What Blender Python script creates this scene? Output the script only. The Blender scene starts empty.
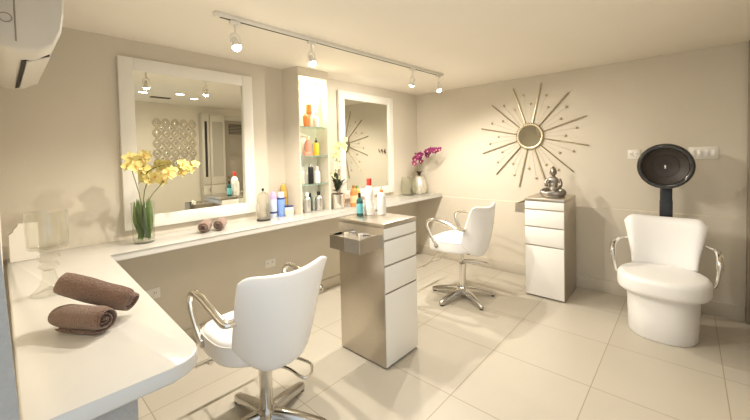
import bpy, bmesh, math, random
from mathutils import Vector, Matrix, Euler
random.seed(7)
S = bpy.context.scene
COL = S.collection
R = math.radians
PI = math.pi

# ------------------------------------------------------------------ camera
CAM_H = 1.42
YAW, PITCH, ROLL, FPX, CX, CY = R(42.0201), R(1.7516), R(-1.2761), 342.765, 378.963, 165.304
cd = bpy.data.cameras.new('camera')
cam = bpy.data.objects.new('camera', cd)
COL.objects.link(cam)
F = Vector((math.cos(YAW), math.sin(YAW), 0)); Rt = Vector((math.sin(YAW), -math.cos(YAW), 0)); U = Vector((0, 0, 1))
c, s = math.cos(PITCH), math.sin(PITCH); F, U = F*c - U*s, U*c + F*s
c, s = math.cos(ROLL), math.sin(ROLL); Rt, U = Rt*c + U*s, U*c - Rt*s
m = Matrix((Rt, U, -F)).transposed().to_4x4()
m.translation = (0, 0, CAM_H)
cam.matrix_world = m
cd.sensor_width = 36; cd.lens = FPX/750*36
cd.shift_x = -(CX - 375)/750; cd.shift_y = (CY - 210)/750
cd.clip_start = 0.02
S.camera = cam

# ------------------------------------------------------------------ world, exposure, lights
w = bpy.data.worlds.new('world'); S.world = w; w.use_nodes = True
w.node_tree.nodes['Background'].inputs[0].default_value = (0.82, 0.91, 1.0, 1)
w.node_tree.nodes['Background'].inputs[1].default_value = 0.8
S.view_settings.view_transform = 'Standard'; S.view_settings.look = 'None'
S.view_settings.gamma = 1; S.view_settings.use_curve_mapping = False
S.view_settings.exposure = 0.58

WARM = (1.0, 0.925, 0.81)
TRACK_W, DOWN_W, NICHE_W = 42, 5, 26

def lamp(name, kind, loc, energy, col=WARM, size=0.03, aim=None, angle=150, blend=0.7):
    l = bpy.data.lights.new(name, kind); l.energy = energy; l.color = col
    if kind == 'SPOT':
        l.spot_size = R(angle); l.spot_blend = blend; l.shadow_soft_size = size
    elif kind == 'AREA':
        l.size = size
    else:
        l.shadow_soft_size = size
    o = bpy.data.objects.new(name, l); COL.objects.link(o); o.location = loc
    d = Vector(aim) if aim else Vector((0, 0, -1))
    o.rotation_euler = d.to_track_quat('-Z', 'Y').to_euler()
    return o

# ------------------------------------------------------------------ room numbers (metres)
YA, XB, HC, HK = 2.870, 4.010, 2.2527, 0.8794      # mirror wall, right wall, ceiling, counter top
YK = YA - 0.413                                     # counter front
YF = -0.47                                          # wall behind the camera
KT = 0.04

# ------------------------------------------------------------------ materials
def nodes(name):
    m = bpy.data.materials.new(name); m.use_nodes = True
    nt = m.node_tree; b = nt.nodes['Principled BSDF']
    return m, nt, b

def mat(name, col, rough=0.5, metal=0.0, spec=0.5, noise=0.0, nscale=8.0, bump=0.0, bscale=60.0, coat=0.0, sheen=0.0, stretch=None):
    m, nt, b = nodes(name)
    b.inputs['Base Color'].default_value = (*col, 1)
    b.inputs['Roughness'].default_value = rough
    b.inputs['Metallic'].default_value = metal
    b.inputs['Specular IOR Level'].default_value = spec
    b.inputs['Coat Weight'].default_value = coat
    b.inputs['Sheen Weight'].default_value = sheen
    tc = nt.nodes.new('ShaderNodeTexCoord'); src = tc.outputs['Object']
    if stretch:
        mp = nt.nodes.new('ShaderNodeMapping'); mp.inputs['Scale'].default_value = stretch
        nt.links.new(src, mp.inputs[0]); src = mp.outputs[0]
    if noise:
        n = nt.nodes.new('ShaderNodeTexNoise'); n.inputs['Scale'].default_value = nscale; n.inputs['Detail'].default_value = 4
        nt.links.new(src, n.inputs['Vector'])
        mx = nt.nodes.new('ShaderNodeMix'); mx.data_type = 'RGBA'
        mx.inputs[6].default_value = (*[x*(1-noise) for x in col], 1); mx.inputs[7].default_value = (*[min(1, x*(1+noise)) for x in col], 1)
        nt.links.new(n.outputs['Fac'], mx.inputs[0]); nt.links.new(mx.outputs[2], b.inputs['Base Color'])
    if bump:
        n2 = nt.nodes.new('ShaderNodeTexNoise'); n2.inputs['Scale'].default_value = bscale; n2.inputs['Detail'].default_value = 3
        nt.links.new(src, n2.inputs['Vector'])
        bp = nt.nodes.new('ShaderNodeBump'); bp.inputs['Strength'].default_value = bump; bp.inputs['Distance'].default_value = 0.01
        nt.links.new(n2.outputs['Fac'], bp.inputs['Height']); nt.links.new(bp.outputs[0], b.inputs['Normal'])
    return m

def emis(name, col, strength):
    m, nt, b = nodes(name)
    b.inputs['Base Color'].default_value = (*col, 1)
    b.inputs['Emission Color'].default_value = (*col, 1); b.inputs['Emission Strength'].default_value = strength
    return m

def glass(name, tint=(0.95, 0.97, 0.93), refl=0.10, rough=0.02):
    m = bpy.data.materials.new(name); m.use_nodes = True; nt = m.node_tree; nt.nodes.clear()
    out = nt.nodes.new('ShaderNodeOutputMaterial'); mx = nt.nodes.new('ShaderNodeMixShader')
    tr = nt.nodes.new('ShaderNodeBsdfTransparent'); tr.inputs[0].default_value = (*tint, 1)
    gl = nt.nodes.new('ShaderNodeBsdfGlossy'); gl.inputs['Roughness'].default_value = rough
    lw = nt.nodes.new('ShaderNodeLayerWeight'); lw.inputs[0].default_value = 0.5
    pw = nt.nodes.new('ShaderNodeMath'); pw.operation = 'POWER'; pw.inputs[1].default_value = 3.5
    mr = nt.nodes.new('ShaderNodeMapRange'); mr.inputs[3].default_value = refl*0.5; mr.inputs[4].default_value = 0.75
    nt.links.new(lw.outputs['Facing'], pw.inputs[0]); nt.links.new(pw.outputs[0], mr.inputs[0]); nt.links.new(mr.outputs[0], mx.inputs[0])
    nt.links.new(tr.outputs[0], mx.inputs[1]); nt.links.new(gl.outputs[0], mx.inputs[2]); nt.links.new(mx.outputs[0], out.inputs[0])
    return m

def floor_mat():
    m, nt, b = nodes('cream_tile'); L = nt.links
    tc = nt.nodes.new('ShaderNodeTexCoord'); sp = nt.nodes.new('ShaderNodeSeparateXYZ'); L.new(tc.outputs['Object'], sp.inputs[0])
    def M(op, a, v=None):
        n = nt.nodes.new('ShaderNodeMath'); n.operation = op
        L.new(a, n.inputs[0]) if hasattr(a, 'links') else None
        if v is not None:
            if hasattr(v, 'links'): L.new(v, n.inputs[1])
            else: n.inputs[1].default_value = v
        return n.outputs[0]
    T = 0.602
    ds = []; ids = []
    for ax, off in ((0, 1.727), (1, 1.03)):
        q = M('DIVIDE', M('SUBTRACT', sp.outputs[ax], off), T)
        fr = M('FRACT', q); ids.append(M('FLOOR', q))
        ds.append(M('MINIMUM', fr, M('SUBTRACT', M('MULTIPLY', M('ADD', fr, 0), -1), -1)))
    d = M('MINIMUM', ds[0], ds[1])
    g = M('LESS_THAN', d, 0.0045)
    wn = nt.nodes.new('ShaderNodeTexWhiteNoise'); wn.noise_dimensions = '2D'
    cb = nt.nodes.new('ShaderNodeCombineXYZ'); L.new(ids[0], cb.inputs[0]); L.new(ids[1], cb.inputs[1]); L.new(cb.outputs[0], wn.inputs['Vector'])
    n = nt.nodes.new('ShaderNodeTexNoise'); n.inputs['Scale'].default_value = 2.2; n.inputs['Detail'].default_value = 6; n.inputs['Roughness'].default_value = 0.6
    L.new(tc.outputs['Object'], n.inputs['Vector'])
    f = M('ADD', M('MULTIPLY', n.outputs['Fac'], 0.7), M('MULTIPLY', wn.outputs['Value'], 0.3))
    cr = nt.nodes.new('ShaderNodeMix'); cr.data_type = 'RGBA'
    cr.inputs[6].default_value = (0.50, 0.455, 0.375, 1); cr.inputs[7].default_value = (0.60, 0.553, 0.468, 1)
    L.new(f, cr.inputs[0])
    gm = nt.nodes.new('ShaderNodeMix'); gm.data_type = 'RGBA'; gm.inputs[7].default_value = (0.36, 0.30, 0.22, 1)
    L.new(g, gm.inputs[0]); L.new(cr.outputs[2], gm.inputs[6]); L.new(gm.outputs[2], b.inputs['Base Color'])
    b.inputs['Roughness'].default_value = 0.32; b.inputs['Specular IOR Level'].default_value = 0.35
    return m

M_ = dict(
    wall=mat('greige_paint', (0.655, 0.595, 0.49), 0.85, spec=0.2, noise=0.03, nscale=3, bump=0.08, bscale=40),
    ceil=mat('cream_ceiling', (0.88, 0.82, 0.72), 0.9, spec=0.1, noise=0.02, nscale=2),
    base=mat('baseboard_paint', (0.60, 0.54, 0.44), 0.5),
    floor=floor_mat(),
    grey=mat('grey_plaster', (0.40, 0.385, 0.36), 0.9, noise=0.12, nscale=30, bump=0.4, bscale=90),
    trimwood=mat('dark_trim', (0.30, 0.25, 0.19), 0.5, noise=0.2, nscale=12),
    frame=mat('white_frame', (0.79, 0.755, 0.68), 0.4, noise=0.02, nscale=14),
    counter=mat('white_quartz', (0.62, 0.60, 0.555), 0.2, noise=0.015, nscale=25, coat=0.3),
    mirror=mat('mirror_silver', (0.76, 0.765, 0.70), 0.0, metal=1.0),
    vinyl=mat('white_vinyl', (0.90, 0.89, 0.875), 0.38, bump=0.05, bscale=120),
    piping=mat('vinyl_piping', (0.78, 0.75, 0.70), 0.4),
    chrome=mat('chrome', (0.80, 0.78, 0.74), 0.10, metal=1.0),
    castsil=mat('cast_silver', (0.58, 0.56, 0.53), 0.2, metal=1.0),
    steel=mat('brushed_steel', (0.58, 0.53, 0.46), 0.32, metal=1.0, noise=0.10, nscale=30, stretch=(1, 1, 14)),
    lam=mat('white_laminate', (0.88, 0.86, 0.81), 0.3),
    black=mat('black_plastic', (0.012, 0.012, 0.013), 0.3),
    blackgloss=mat('black_gloss', (0.02, 0.018, 0.016), 0.12, coat=0.6),
    mesh=mat('dark_grille', (0.038, 0.03, 0.024), 0.55, noise=0.5, nscale=90),
    plate=mat('white_plastic', (0.82, 0.78, 0.70), 0.35),
    acplast=mat('ac_plastic', (0.62, 0.585, 0.52), 0.45),
    towel=mat('brown_terry', (0.25, 0.145, 0.095), 1.0, spec=0.1, noise=0.35, nscale=120, bump=1.0, bscale=260, sheen=0.4),
    towel2=mat('taupe_terry', (0.30, 0.185, 0.13), 1.0, spec=0.1, noise=0.3, nscale=120, bump=1.0, bscale=260, sheen=0.4),
    glass=glass('clear_glass', (0.97, 0.97, 0.95), 0.13),
    glassg=glass('greenish_glass', (0.955, 0.96, 0.935), 0.05),
    shelf=glass('shelf_glass', (0.88, 0.94, 0.88), 0.12),
    shelfedge=mat('glass_edge', (0.22, 0.33, 0.28), 0.2),
    vasemer=mat('mercury_glass', (0.62, 0.58, 0.47), 0.3, metal=0.35, noise=0.3, nscale=40, bump=0.4, bscale=30),
    gold=mat('aged_brass', (0.47, 0.40, 0.27), 0.4, metal=1.0, noise=0.2, nscale=20),
    bronze=mat('silver_bronze', (0.30, 0.27, 0.235), 0.35, metal=0.85, noise=0.45, nscale=25),
    yellow=mat('yellow_petal', (0.80, 0.67, 0.25), 0.6, noise=0.15, nscale=30),
    orange=mat('petal_heart', (0.75, 0.36, 0.05), 0.6),
    cream=mat('cream_petal', (0.82, 0.78, 0.42), 0.6, noise=0.1, nscale=30),
    purple=mat('magenta_petal', (0.27, 0.022, 0.13), 0.6, noise=0.25, nscale=30),
    stem=mat('stem_green', (0.14, 0.17, 0.05), 0.6),
    leafg=mat('leaf_green', (0.11, 0.18, 0.045), 0.45, noise=0.3, nscale=30),
    leafd=mat('leaf_dark', (0.018, 0.03, 0.012), 0.35),
    soil=mat('bark_soil', (0.06, 0.04, 0.025), 1.0, noise=0.4, nscale=60),
    silverpot=mat('silver_pot', (0.72, 0.69, 0.64), 0.18, metal=1.0),
    bulb=emis('lit_bulb', (1.0, 0.88, 0.66), 60),
    bulbdim=emis('lit_bulb_side', (1.0, 0.88, 0.66), 14),
    down=emis('downlight_lens', (1.0, 0.9, 0.72), 22),
    cab=mat('cabinet_paint', (0.55, 0.50, 0.41), 0.45),
    doorp=mat('door_paint', (0.30, 0.255, 0.19), 0.5),
    dark=mat('dark_gap', (0.03, 0.025, 0.02), 0.8),
)
def plast(name, col, rough=0.3, **k):
    M_[name] = mat(name, col, rough, **k); return M_[name]
plast('p_white', (0.76, 0.74, 0.70)); plast('p_red', (0.62, 0.05, 0.03)); plast('p_orange', (0.80, 0.22, 0.04)); plast('p_peach', (0.85, 0.50, 0.28))
plast('p_amber', (0.58, 0.24, 0.07), 0.15); plast('p_brown', (0.32, 0.15, 0.04), 0.15); plast('p_gold', (0.60, 0.38, 0.08), 0.2); plast('p_teal', (0.02, 0.10, 0.09), 0.15)
plast('p_aqua', (0.16, 0.50, 0.55)); plast('p_blue', (0.20, 0.33, 0.72)); plast('p_lilac', (0.55, 0.40, 0.70)); plast('p_paleblue', (0.50, 0.55, 0.66), 0.2)
plast('p_yellow', (0.85, 0.58, 0.05), 0.15); plast('p_green', (0.16, 0.26, 0.08), 0.2); plast('p_silver', (0.60, 0.58, 0.54), 0.25, metal=0.8); plast('p_label', (0.80, 0.78, 0.72), 0.6)
plast('p_navy', (0.03, 0.05, 0.16)); plast('p_coral', (0.78, 0.32, 0.22))
plast('p_cream', (0.82, 0.72, 0.48))

# ------------------------------------------------------------------ mesh helpers
def finish(name, bm, material, parent=None, smooth=True, ang=38):
    bmesh.ops.remove_doubles(bm, verts=bm.verts, dist=1e-6)
    bmesh.ops.recalc_face_normals(bm, faces=bm.faces)
    for f in bm.faces: f.smooth = smooth
    for e in bm.edges:
        if len(e.link_faces) == 2 and e.calc_face_angle(0) > R(ang): e.smooth = False
    me = bpy.data.meshes.new(name); bm.to_mesh(me); bm.free()
    me.materials.append(material)
    o = bpy.data.objects.new(name, me); COL.objects.link(o)
    if parent: o.parent = parent
    return o

def NB(): return bmesh.new()

def box(bm, x0, y0, z0, x1, y1, z1, bev=0.0, seg=2):
    t = bmesh.new()
    bmesh.ops.create_cube(t, size=1)
    for v in t.verts: v.co = Vector(((x0+x1)/2 + v.co.x*(x1-x0), (y0+y1)/2 + v.co.y*(y1-y0), (z0+z1)/2 + v.co.z*(z1-z0)))
    if bev: bmesh.ops.bevel(t, geom=t.edges[:], offset=bev, segments=seg, affect='EDGES', profile=0.5)
    merge(bm, t); return bm

def merge(bm, t, mtx=None):
    if mtx: bmesh.ops.transform(t, matrix=mtx, verts=t.verts)
    mp = {}
    for v in t.verts: mp[v] = bm.verts.new(v.co)
    for f in t.faces:
        try: bm.faces.new([mp[v] for v in f.verts])
        except ValueError: pass
    t.free()

def loft(bm, rings, cap0=True, cap1=True, closed=True):
    vs = [[bm.verts.new(p) for p in r] for r in rings]
    n = len(vs[0])
    for a, b in zip(vs, vs[1:]):
        for i in range(n if closed else n-1):
            j = (i+1) % n
            bm.faces.new((a[i], a[j], b[j], b[i]))
    if cap0: bm.faces.new(list(reversed(vs[0])))
    if cap1: bm.faces.new(vs[-1])
    return bm

def lathe(bm, prof, seg=28, cx=0, cy=0, sx=1, sy=1, z0=0, ribs=0, ribd=0):
    rings = []
    for r, z in prof:
        r = max(r, 1e-4)
        ring = []
        for i in range(seg):
            a = 2*PI*i/seg
            k = r*(1 + (ribd*math.cos(ribs*a) if ribs else 0))
            ring.append((cx + k*math.cos(a)*sx, cy + k*math.sin(a)*sy, z0 + z))
        rings.append(ring)
    return loft(bm, rings)

def torus(bm, prof, seg=28, cx=0, cy=0, sx=1, sy=1):
    """turned ring: the closed profile goes round the axis"""
    return loft(bm, [[(cx + r*math.cos(2*PI*i/seg)*sx, cy + r*math.sin(2*PI*i/seg)*sy, z) for i in range(seg)] for r, z in list(prof) + [prof[0]]], False, False)

def crom(pts, n=6):
    pts = [Vector(p) for p in pts]; out = []
    for i in range(len(pts)-1):
        p0 = pts[i-1] if i else pts[0]*2 - pts[1]; p1, p2 = pts[i], pts[i+1]
        p3 = pts[i+2] if i+2 < len(pts) else pts[-1]*2 - pts[-2]
        for k in range(n):
            t = k/n
            out.append(0.5*((2*p1) + (p2-p0)*t + (2*p0-5*p1+4*p2-p3)*t*t + (3*p1-p0-3*p2+p3)*t**3))
    out.append(pts[-1]); return out

def tube(bm, pts, r, seg=10, smooth=6, flat=1.0, up=None):
    P = crom(pts, smooth) if smooth and len(pts) > 2 else [Vector(p) for p in pts]
    n = len(P); rs = r if isinstance(r, (list, tuple)) else None
    rings = []; N = None
    for i, p in enumerate(P):
        T = (P[min(i+1, n-1)] - P[max(i-1, 0)]).normalized()
        if N is None:
            a = Vector(up) if up else (Vector((0, 0, 1)) if abs(T.z) < 0.9 else Vector((1, 0, 0)))
            N = (a - T*a.dot(T)).normalized()
        else:
            N = (N - T*N.dot(T)).normalized()
        B = T.cross(N)
        if rs:
            q = i/(n-1)*(len(rs)-1); k = min(int(q), len(rs)-2); rr = rs[k] + (rs[k+1]-rs[k])*(q-k)
        else: rr = r
        rings.append([p + N*(rr*math.cos(2*PI*j/seg)*flat) + B*(rr*math.sin(2*PI*j/seg)) for j in range(seg)])
    return loft(bm, rings)

def sring(cx, cy, z, a, b, p=2.5, n=40, rot=0):
    out = []
    for i in range(n):
        t = 2*PI*i/n; ct, st = math.cos(t), math.sin(t)
        x = a*abs(ct)**(2/p)*(1 if ct >= 0 else -1); y = b*abs(st)**(2/p)*(1 if st >= 0 else -1)
        out.append((cx+x, cy+y, z))
    return out

def cushion(bm, cx, cy, z0, z1, a, b, p=3.0, r=0.03, n=44, crown=0.0, steps=5):
    """rounded pad: superellipse footprint with rounded edges"""
    rings = []
    for k in range(steps+1):
        t = k/steps*PI/2
        rings.append(sring(cx, cy, z0 + r*(1-math.sin(t)), a - r*(1-math.cos(PI/2-(PI/2-t))) if False else a - r + r*math.sin(t), b - r + r*math.sin(t), p, n))
    # first ring should be the lowest
    rings = [sring(cx, cy, z0 + r*(1-math.cos(k/steps*PI/2)), a-r+r*math.sin(k/steps*PI/2), b-r+r*math.sin(k/steps*PI/2), p, n) for k in range(steps+1)]
    rings += [sring(cx, cy, z1 - r*(1-math.cos(PI/2-k/steps*PI/2)) - crown*0, a-r+r*math.sin(PI/2-k/steps*PI/2), b-r+r*math.sin(PI/2-k/steps*PI/2), p, n) for k in range(steps+1)]
    for q in (0.7, 0.4, 0.12):
        rings.append(sring(cx, cy, z1 + crown*(1-q*q), (a-r)*q, (b-r)*q, p, n))
    return loft(bm, rings)

def sphere(bm, c, rx, ry=None, rz=None, u=16, v=10, mtx=None):
    t = bmesh.new(); bmesh.ops.create_uvsphere(t, u_segments=u, v_segments=v, radius=1)
    ry = ry or rx; rz = rz or rx
    for q in t.verts: q.co = Vector((q.co.x*rx, q.co.y*ry, q.co.z*rz))
    if mtx: bmesh.ops.transform(t, matrix=mtx, verts=t.verts)
    for q in t.verts: q.co += Vector(c)
    merge(bm, t); return bm

def disc_cyl(bm, c, axis, r, h, seg=24):
    """cylinder of radius r starting at c along axis with length h"""
    ax = Vector(axis).normalized()
    return tube(bm, [Vector(c), Vector(c) + ax*h], r, seg, 0)

# ------------------------------------------------------------------ object helpers
def tag(o, label, cat, group=None):
    o['label'] = label; o['category'] = cat
    if group: o['group'] = group
    return o
def thing(name, label, cat, loc=(0, 0, 0), rz=0, group=None):
    o = bpy.data.objects.new(name, None); COL.objects.link(o); o.empty_display_size = 0.1
    o.location = loc; o.rotation_euler = (0, 0, rz)
    return tag(o, label, cat, group)
def struct(name, bm, m, parent=None, smooth=True):
    o = finish(name, bm, m, parent, smooth)
    if not parent: o['kind'] = 'structure'
    return o
KIDS = {}
def kids(o): return [x for x in list(COL.objects) if x.parent is o]
def dup(root, loc, rz, label, group=None):
    r = root.copy(); COL.objects.link(r); r.location = loc; r.rotation_euler = (0, 0, rz); r['label'] = label
    if group: r['group'] = group
    for ch in kids(root):
        c = ch.copy(); COL.objects.link(c); c.parent = r
        for g in kids(ch):
            d = g.copy(); COL.objects.link(d); d.parent = c
    return r

# ================================================================== STRUCTURE
struct('floor', box(NB(), -1.6, YF-0.1, -0.1, XB+0.12, YA+0.12, 0), M_['floor'])
struct('ceiling', box(NB(), -0.12, YF-0.1, HC, XB+0.12, YA+0.12, HC+0.1), M_['ceil'])
struct('wall_back', box(NB(), -0.12, YA, 0, XB+0.12, YA+0.12, HC), M_['wall'])
b = box(NB(), XB, YF-0.1, 0, XB+0.12, YA, HC)
loft(b, [[(XB+0.01, y, 0), (XB-0.012, y, 0), (XB-0.012, y, 0.838), (XB-0.004, y, 0.843), (XB+0.01, y, 0.843)] for y in (YF, YA)])
struct('wall_right', b, M_['wall'], smooth=False)
struct('wall_left', box(NB(), -0.12, 0.985, 0, -0.003, YA, HC), M_['wall'], smooth=False)
b = loft(NB(), [[(-0.30, 0.965, z), (x, 0.965, z), (x, 0.985, z), (-0.30, 0.985, z)] for x, z in ((0.010, 0), (0.010, 0.90), (-0.006, 1.33), (-0.035, HC))])
struct('trim_1', b, M_['grey'], smooth=False)
b = box(NB(), 0.95, YF-0.1, 0, XB+0.12, YF, HC)
struct('wall_front', b, M_['wall'], smooth=False)
struct('baseboard_back', box(NB(), 0.006, YA-0.014, 0, XB-0.012, YA, 0.105, 0.003), M_['base'])
struct('baseboard_right', box(NB(), XB-0.026, -0.352, 0, XB-0.012, YA-0.014, 0.125, 0.003), M_['base'])
struct('trim_2', box(NB(), XB-0.05, -0.385, 0, XB-0.012, -0.353, HC, 0.004), M_['trimwood'])

# column with the lit niche, standing on the counter
CX0, CX1, CY0 = 1.874, 2.232, 2.672
NX0, NX1, NZ1 = 1.886, 2.212, 2.172
b = NB()
def prism(bm, poly, z0, z1):
    return loft(bm, [[(x, y, z0) for x, y in poly], [(x, y, z1) for x, y in poly]])
prism(b, [(1.835, YA), (CX0, CY0), (NX0, CY0), (NX0, YA)], HK, HC)
prism(b, [(NX1, YA), (NX1, CY0), (CX1, CY0), (CX1, YA)], HK, HC)
box(b, NX0, CY0, NZ1, NX1, YA, HC)
struct('wall_niche', b, M_['wall'], smooth=False)
struct('trim_3', box(NB(), NX0, YA-0.012, HK, NX1, YA-0.001, NZ1), mat('niche_back_paint', (0.84, 0.82, 0.74), 0.6), smooth=False)

# ================================================================== COUNTER
b = NB(); r = 0.085
poly = [(0.010, YA-0.002), (0.010, 0.99)]
x1 = 0.368
for k in range(9):
    a = -PI/2 + k/8*PI/2
    poly.append((x1-r + r*math.cos(a), 0.99+r + r*math.sin(a)))
poly += [(0.402, YK), (XB-0.014, YK), (XB-0.014, YA-0.002)]
def prism_bev(bm, poly, z0, z1, bev=0.006):
    prism(bm, poly, z0, z1)
    es = [e for e in bm.edges if abs(e.verts[0].co.z - e.verts[1].co.z) < 1e-6]
    bmesh.ops.bevel(bm, geom=es, offset=bev, segments=3, affect='EDGES', profile=0.5)
prism_bev(b, poly, HK-KT, HK)
tag(finish('countertop', b, M_['counter']), 'L-shaped glossy white countertop running under both mirrors and out along the left wall', 'countertop')
b = box(NB(), 0.012, 1.035, 0, 0.215, 1.115, HK-KT, 0.004)
tag(finish('support_panel', b, M_['grey']), 'rough grey panel holding up the near end of the white countertop', 'panel')

# ================================================================== MIRRORS
def wall_mirror(x0, x1, z0, z1, label, yaw=0, pitch=0, fw=0.088):
    cx = (x0+x1)/2
    t = thing('wall_mirror', label, 'mirror', (cx, YA, (z0)), 0, 'white framed mirrors over the counter')
    hw, h = (x1-x0)/2, z1-z0
    D0, D1 = -0.036, -0.001
    b = NB()
    box(b, -hw, D0, 0, -hw+fw, D1, h, 0.004)
    box(b, hw-fw, D0, 0, hw, D1, h, 0.004)
    box(b, -hw+fw-0.0005, D0+0.0006, 0, hw-fw+0.0005, D1, fw, 0.003)
    box(b, -hw+fw-0.0005, D0+0.0006, h-fw, hw-fw+0.0005, D1, h, 0.003)
    finish('frame', b, M_['frame'], t)
    gw, gh = hw-fw+0.006, (h-2*fw)/2+0.006
    g = finish('mirror_glass', box(NB(), -gw, -0.002, -gh, gw, 0.002, gh), M_['mirror'], t, smooth=False)
    g.location = (0, -0.017, h/2); g.rotation_euler = (pitch, 0, yaw)
    return t
wall_mirror(0.558, 1.512, 0.940, 2.126, 'large white framed mirror behind the yellow orchid, left of the lit niche', R(1.0), R(0.5))
wall_mirror(2.512, 3.440, 0.935, 2.140, 'white framed mirror between the lit niche and the purple orchid', R(0.3), R(0.3))

# ================================================================== TRACK LIGHT
ang = math.atan2(1.926-1.998, 3.141-0.861)
t = thing('light_track', 'long slim white ceiling track that carries four spotlights', 'track light', (0.861, 1.995, HC), ang)
Lr = 2.281
finish('rail', box(NB(), 0, -0.017, -0.024, Lr, 0.017, -0.0005, 0.002), M_['plate'], t)
finish('groove', box(NB(), 0.02, -0.006, -0.0255, Lr-0.02, 0.006, -0.0241), M_['dark'], t)
for q in (0, Lr): finish('end_cap', box(NB(), q-0.012, -0.019, -0.026, q+0.012, 0.019, -0.0005, 0.003), M_['plate'], t)
heads = [(0.966, (0.12, -0.35, -1), 1.0, 'leftmost track spotlight, glowing above the large left mirror'),
         (1.508, (0.0, -0.3, -1), 1.0, 'glowing track spotlight in front of the lit niche column'),
         (2.655, (0.05, 0.55, -1), 0.35, 'softly lit track spotlight turned to the right mirror, third along the track'),
         (3.085, (0.0, -0.3, -1), 1.0, 'glowing track spotlight at the far right end of the track')]
for hx, aim, kk, lab in heads:
    hy = 1.995 + (hx-0.861)*math.tan(ang)
    t = thing('track_spotlight', lab, 'spotlight', (hx, hy, HC-0.0257), 0, 'spotlights on the ceiling track')
    finish('mount', box(NB(), -0.03, -0.014, -0.022, 0.03, 0.014, 0, 0.003), M_['plate'], t)
    finish('stem', tube(NB(), [(0, 0, -0.02), (0, 0, -0.07)], 0.006, 10, 0), M_['plate'], t)
    b = NB()
    tube(b, [(-0.002, 0, -0.068), (-0.026, 0, -0.085), (-0.029, 0, -0.13)], 0.0035, 8)
    tube(b, [(0.002, 0, -0.068), (0.026, 0, -0.085), (0.029, 0, -0.13)], 0.0035, 8)
    finish('yoke', b, M_['plate'], t)
    q = Vector(aim).normalized().to_track_quat('-Z', 'Y').to_matrix().to_4x4(); q.translation = (0, 0, -0.128)
    b = NB(); lathe(b, [(0.012, 0.035), (0.016, 0.03), (0.018, 0.01), (0.026, -0.024), (0.027, -0.026), (0.024, -0.024), (0.014, 0.008), (0.008, 0.012)], 20)
    bmesh.ops.transform(b, matrix=q, verts=b.verts)
    sh = finish('lamp_shade', b, M_['plate'], t)
    b = NB(); lathe(b, [(0.012, 0.004), (0.021, -0.012), (0.026, -0.027), (0.020, -0.040), (0.0, -0.046)], 16)
    bmesh.ops.transform(b, matrix=q, verts=b.verts)
    finish('bulb', b, M_['bulb'] if kk > 0.5 else M_['bulbdim'], t)
    d = Vector(aim).normalized()
    p = Vector((hx, hy, HC-0.0257-0.128)) + d*0.056
    lamp('spot_light', 'SPOT', p, TRACK_W*(1.0 if kk > 0.5 else 0.8), size=0.02, aim=aim, angle=174, blend=0.6)

# recessed downlights and vent (seen in the mirrors)
for dx, dy, lab in ((1.36, 0.50, 'recessed round ceiling light left of the dark vent in the mirror reflection'),
                    (1.74, 0.66, 'recessed round ceiling light nearest the track, middle of the three'),
                    (2.03, 0.38, 'recessed round ceiling light in front of the tall cabinet'),
                    ):
    t = thing('recessed_light', lab, 'ceiling light', (dx, dy, HC), 0, 'recessed ceiling lights')
    finish('trim_ring', torus(NB(), [(0.048, -0.0005), (0.062, -0.0005), (0.064, -0.004), (0.058, -0.007), (0.048, -0.005)], 28), M_['plate'], t)
    finish('lens', lathe(NB(), [(0.047, -0.0008), (0.047, -0.003), (0.0, -0.004)], 28), M_['down'], t)
    lamp('downlight', 'SPOT', (dx, dy, HC-0.02), DOWN_W, size=0.04, angle=160, blend=0.5)
t = thing('ceiling_vent', 'small dark slotted vent in the ceiling seen in the left mirror', 'vent', (1.66, 0.17, HC))
finish('grille', box(NB(), -0.12, -0.05, -0.008, 0.12, 0.05, -0.0005, 0.002), M_['dark'], t)
for k in range(4): finish('slat', box(NB(), -0.115, -0.04+k*0.024, -0.012, 0.115, -0.032+k*0.024, -0.0082), M_['doorp'], t)

# ================================================================== AIR CONDITIONER
t = thing('air_conditioner', 'beige wall air conditioner high on the left wall above the countertop', 'air conditioner', (0.006, 1.6, 1.78))
prof = [(-0.0085, 0.012), (0.02, 0.002), (0.05, 0.0), (0.095, 0.006), (0.135, 0.035), (0.157, 0.085), (0.166, 0.15), (0.167, 0.26), (0.150, 0.30), (0.11, 0.315), (-0.0085, 0.315)]
def acring(y, k=1.0, inset=0):
    cx, cz = 0.08, 0.16
    return [(cx+(x-cx)*k if x > 0.002 else x, y, cz+(z-cz)*k) for x, z in prof]
b = loft(NB(), [acring(0.0, 0.93), acring(0.006, 0.975), acring(0.018, 1.0), acring(0.832, 1.0), acring(0.844, 0.975), acring(0.85, 0.93)])
finish('casing', b, M_['acplast'], t, ang=50)
b = loft(NB(), [[(0.062, y, -0.0015), (0.135, y, 0.0345), (0.135, y, 0.028), (0.062, y, -0.0045)] for y in (0.14, 0.79)])
finish('air_outlet', b, M_['dark'], t, smooth=False)
b = loft(NB(), [[(0.075, y, 0.001), (0.139, y, 0.031), (0.138, y, 0.027), (0.076, y, -0.005)] for y in (0.145, 0.785)])
finish('louver', b, M_['acplast'], t, smooth=False)
b = NB(); tube(b, [(0.047, -0.0015, 0.03), (0.047, -0.0015, 0.29)], 0.0018, 6, 0); finish('seam', b, M_['doorp'], t)
b = NB(); torus(b, [(0.013, 0), (0.0155, 0), (0.0155, 0.002), (0.013, 0.002)], 20); bmesh.ops.transform(b, matrix=Matrix.Translation((0.026, -0.0005, 0.10)) @ Matrix.Rotation(R(90), 4, 'X'), verts=b.verts)
finish('screw_cover', b, M_['doorp'], t)

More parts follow.
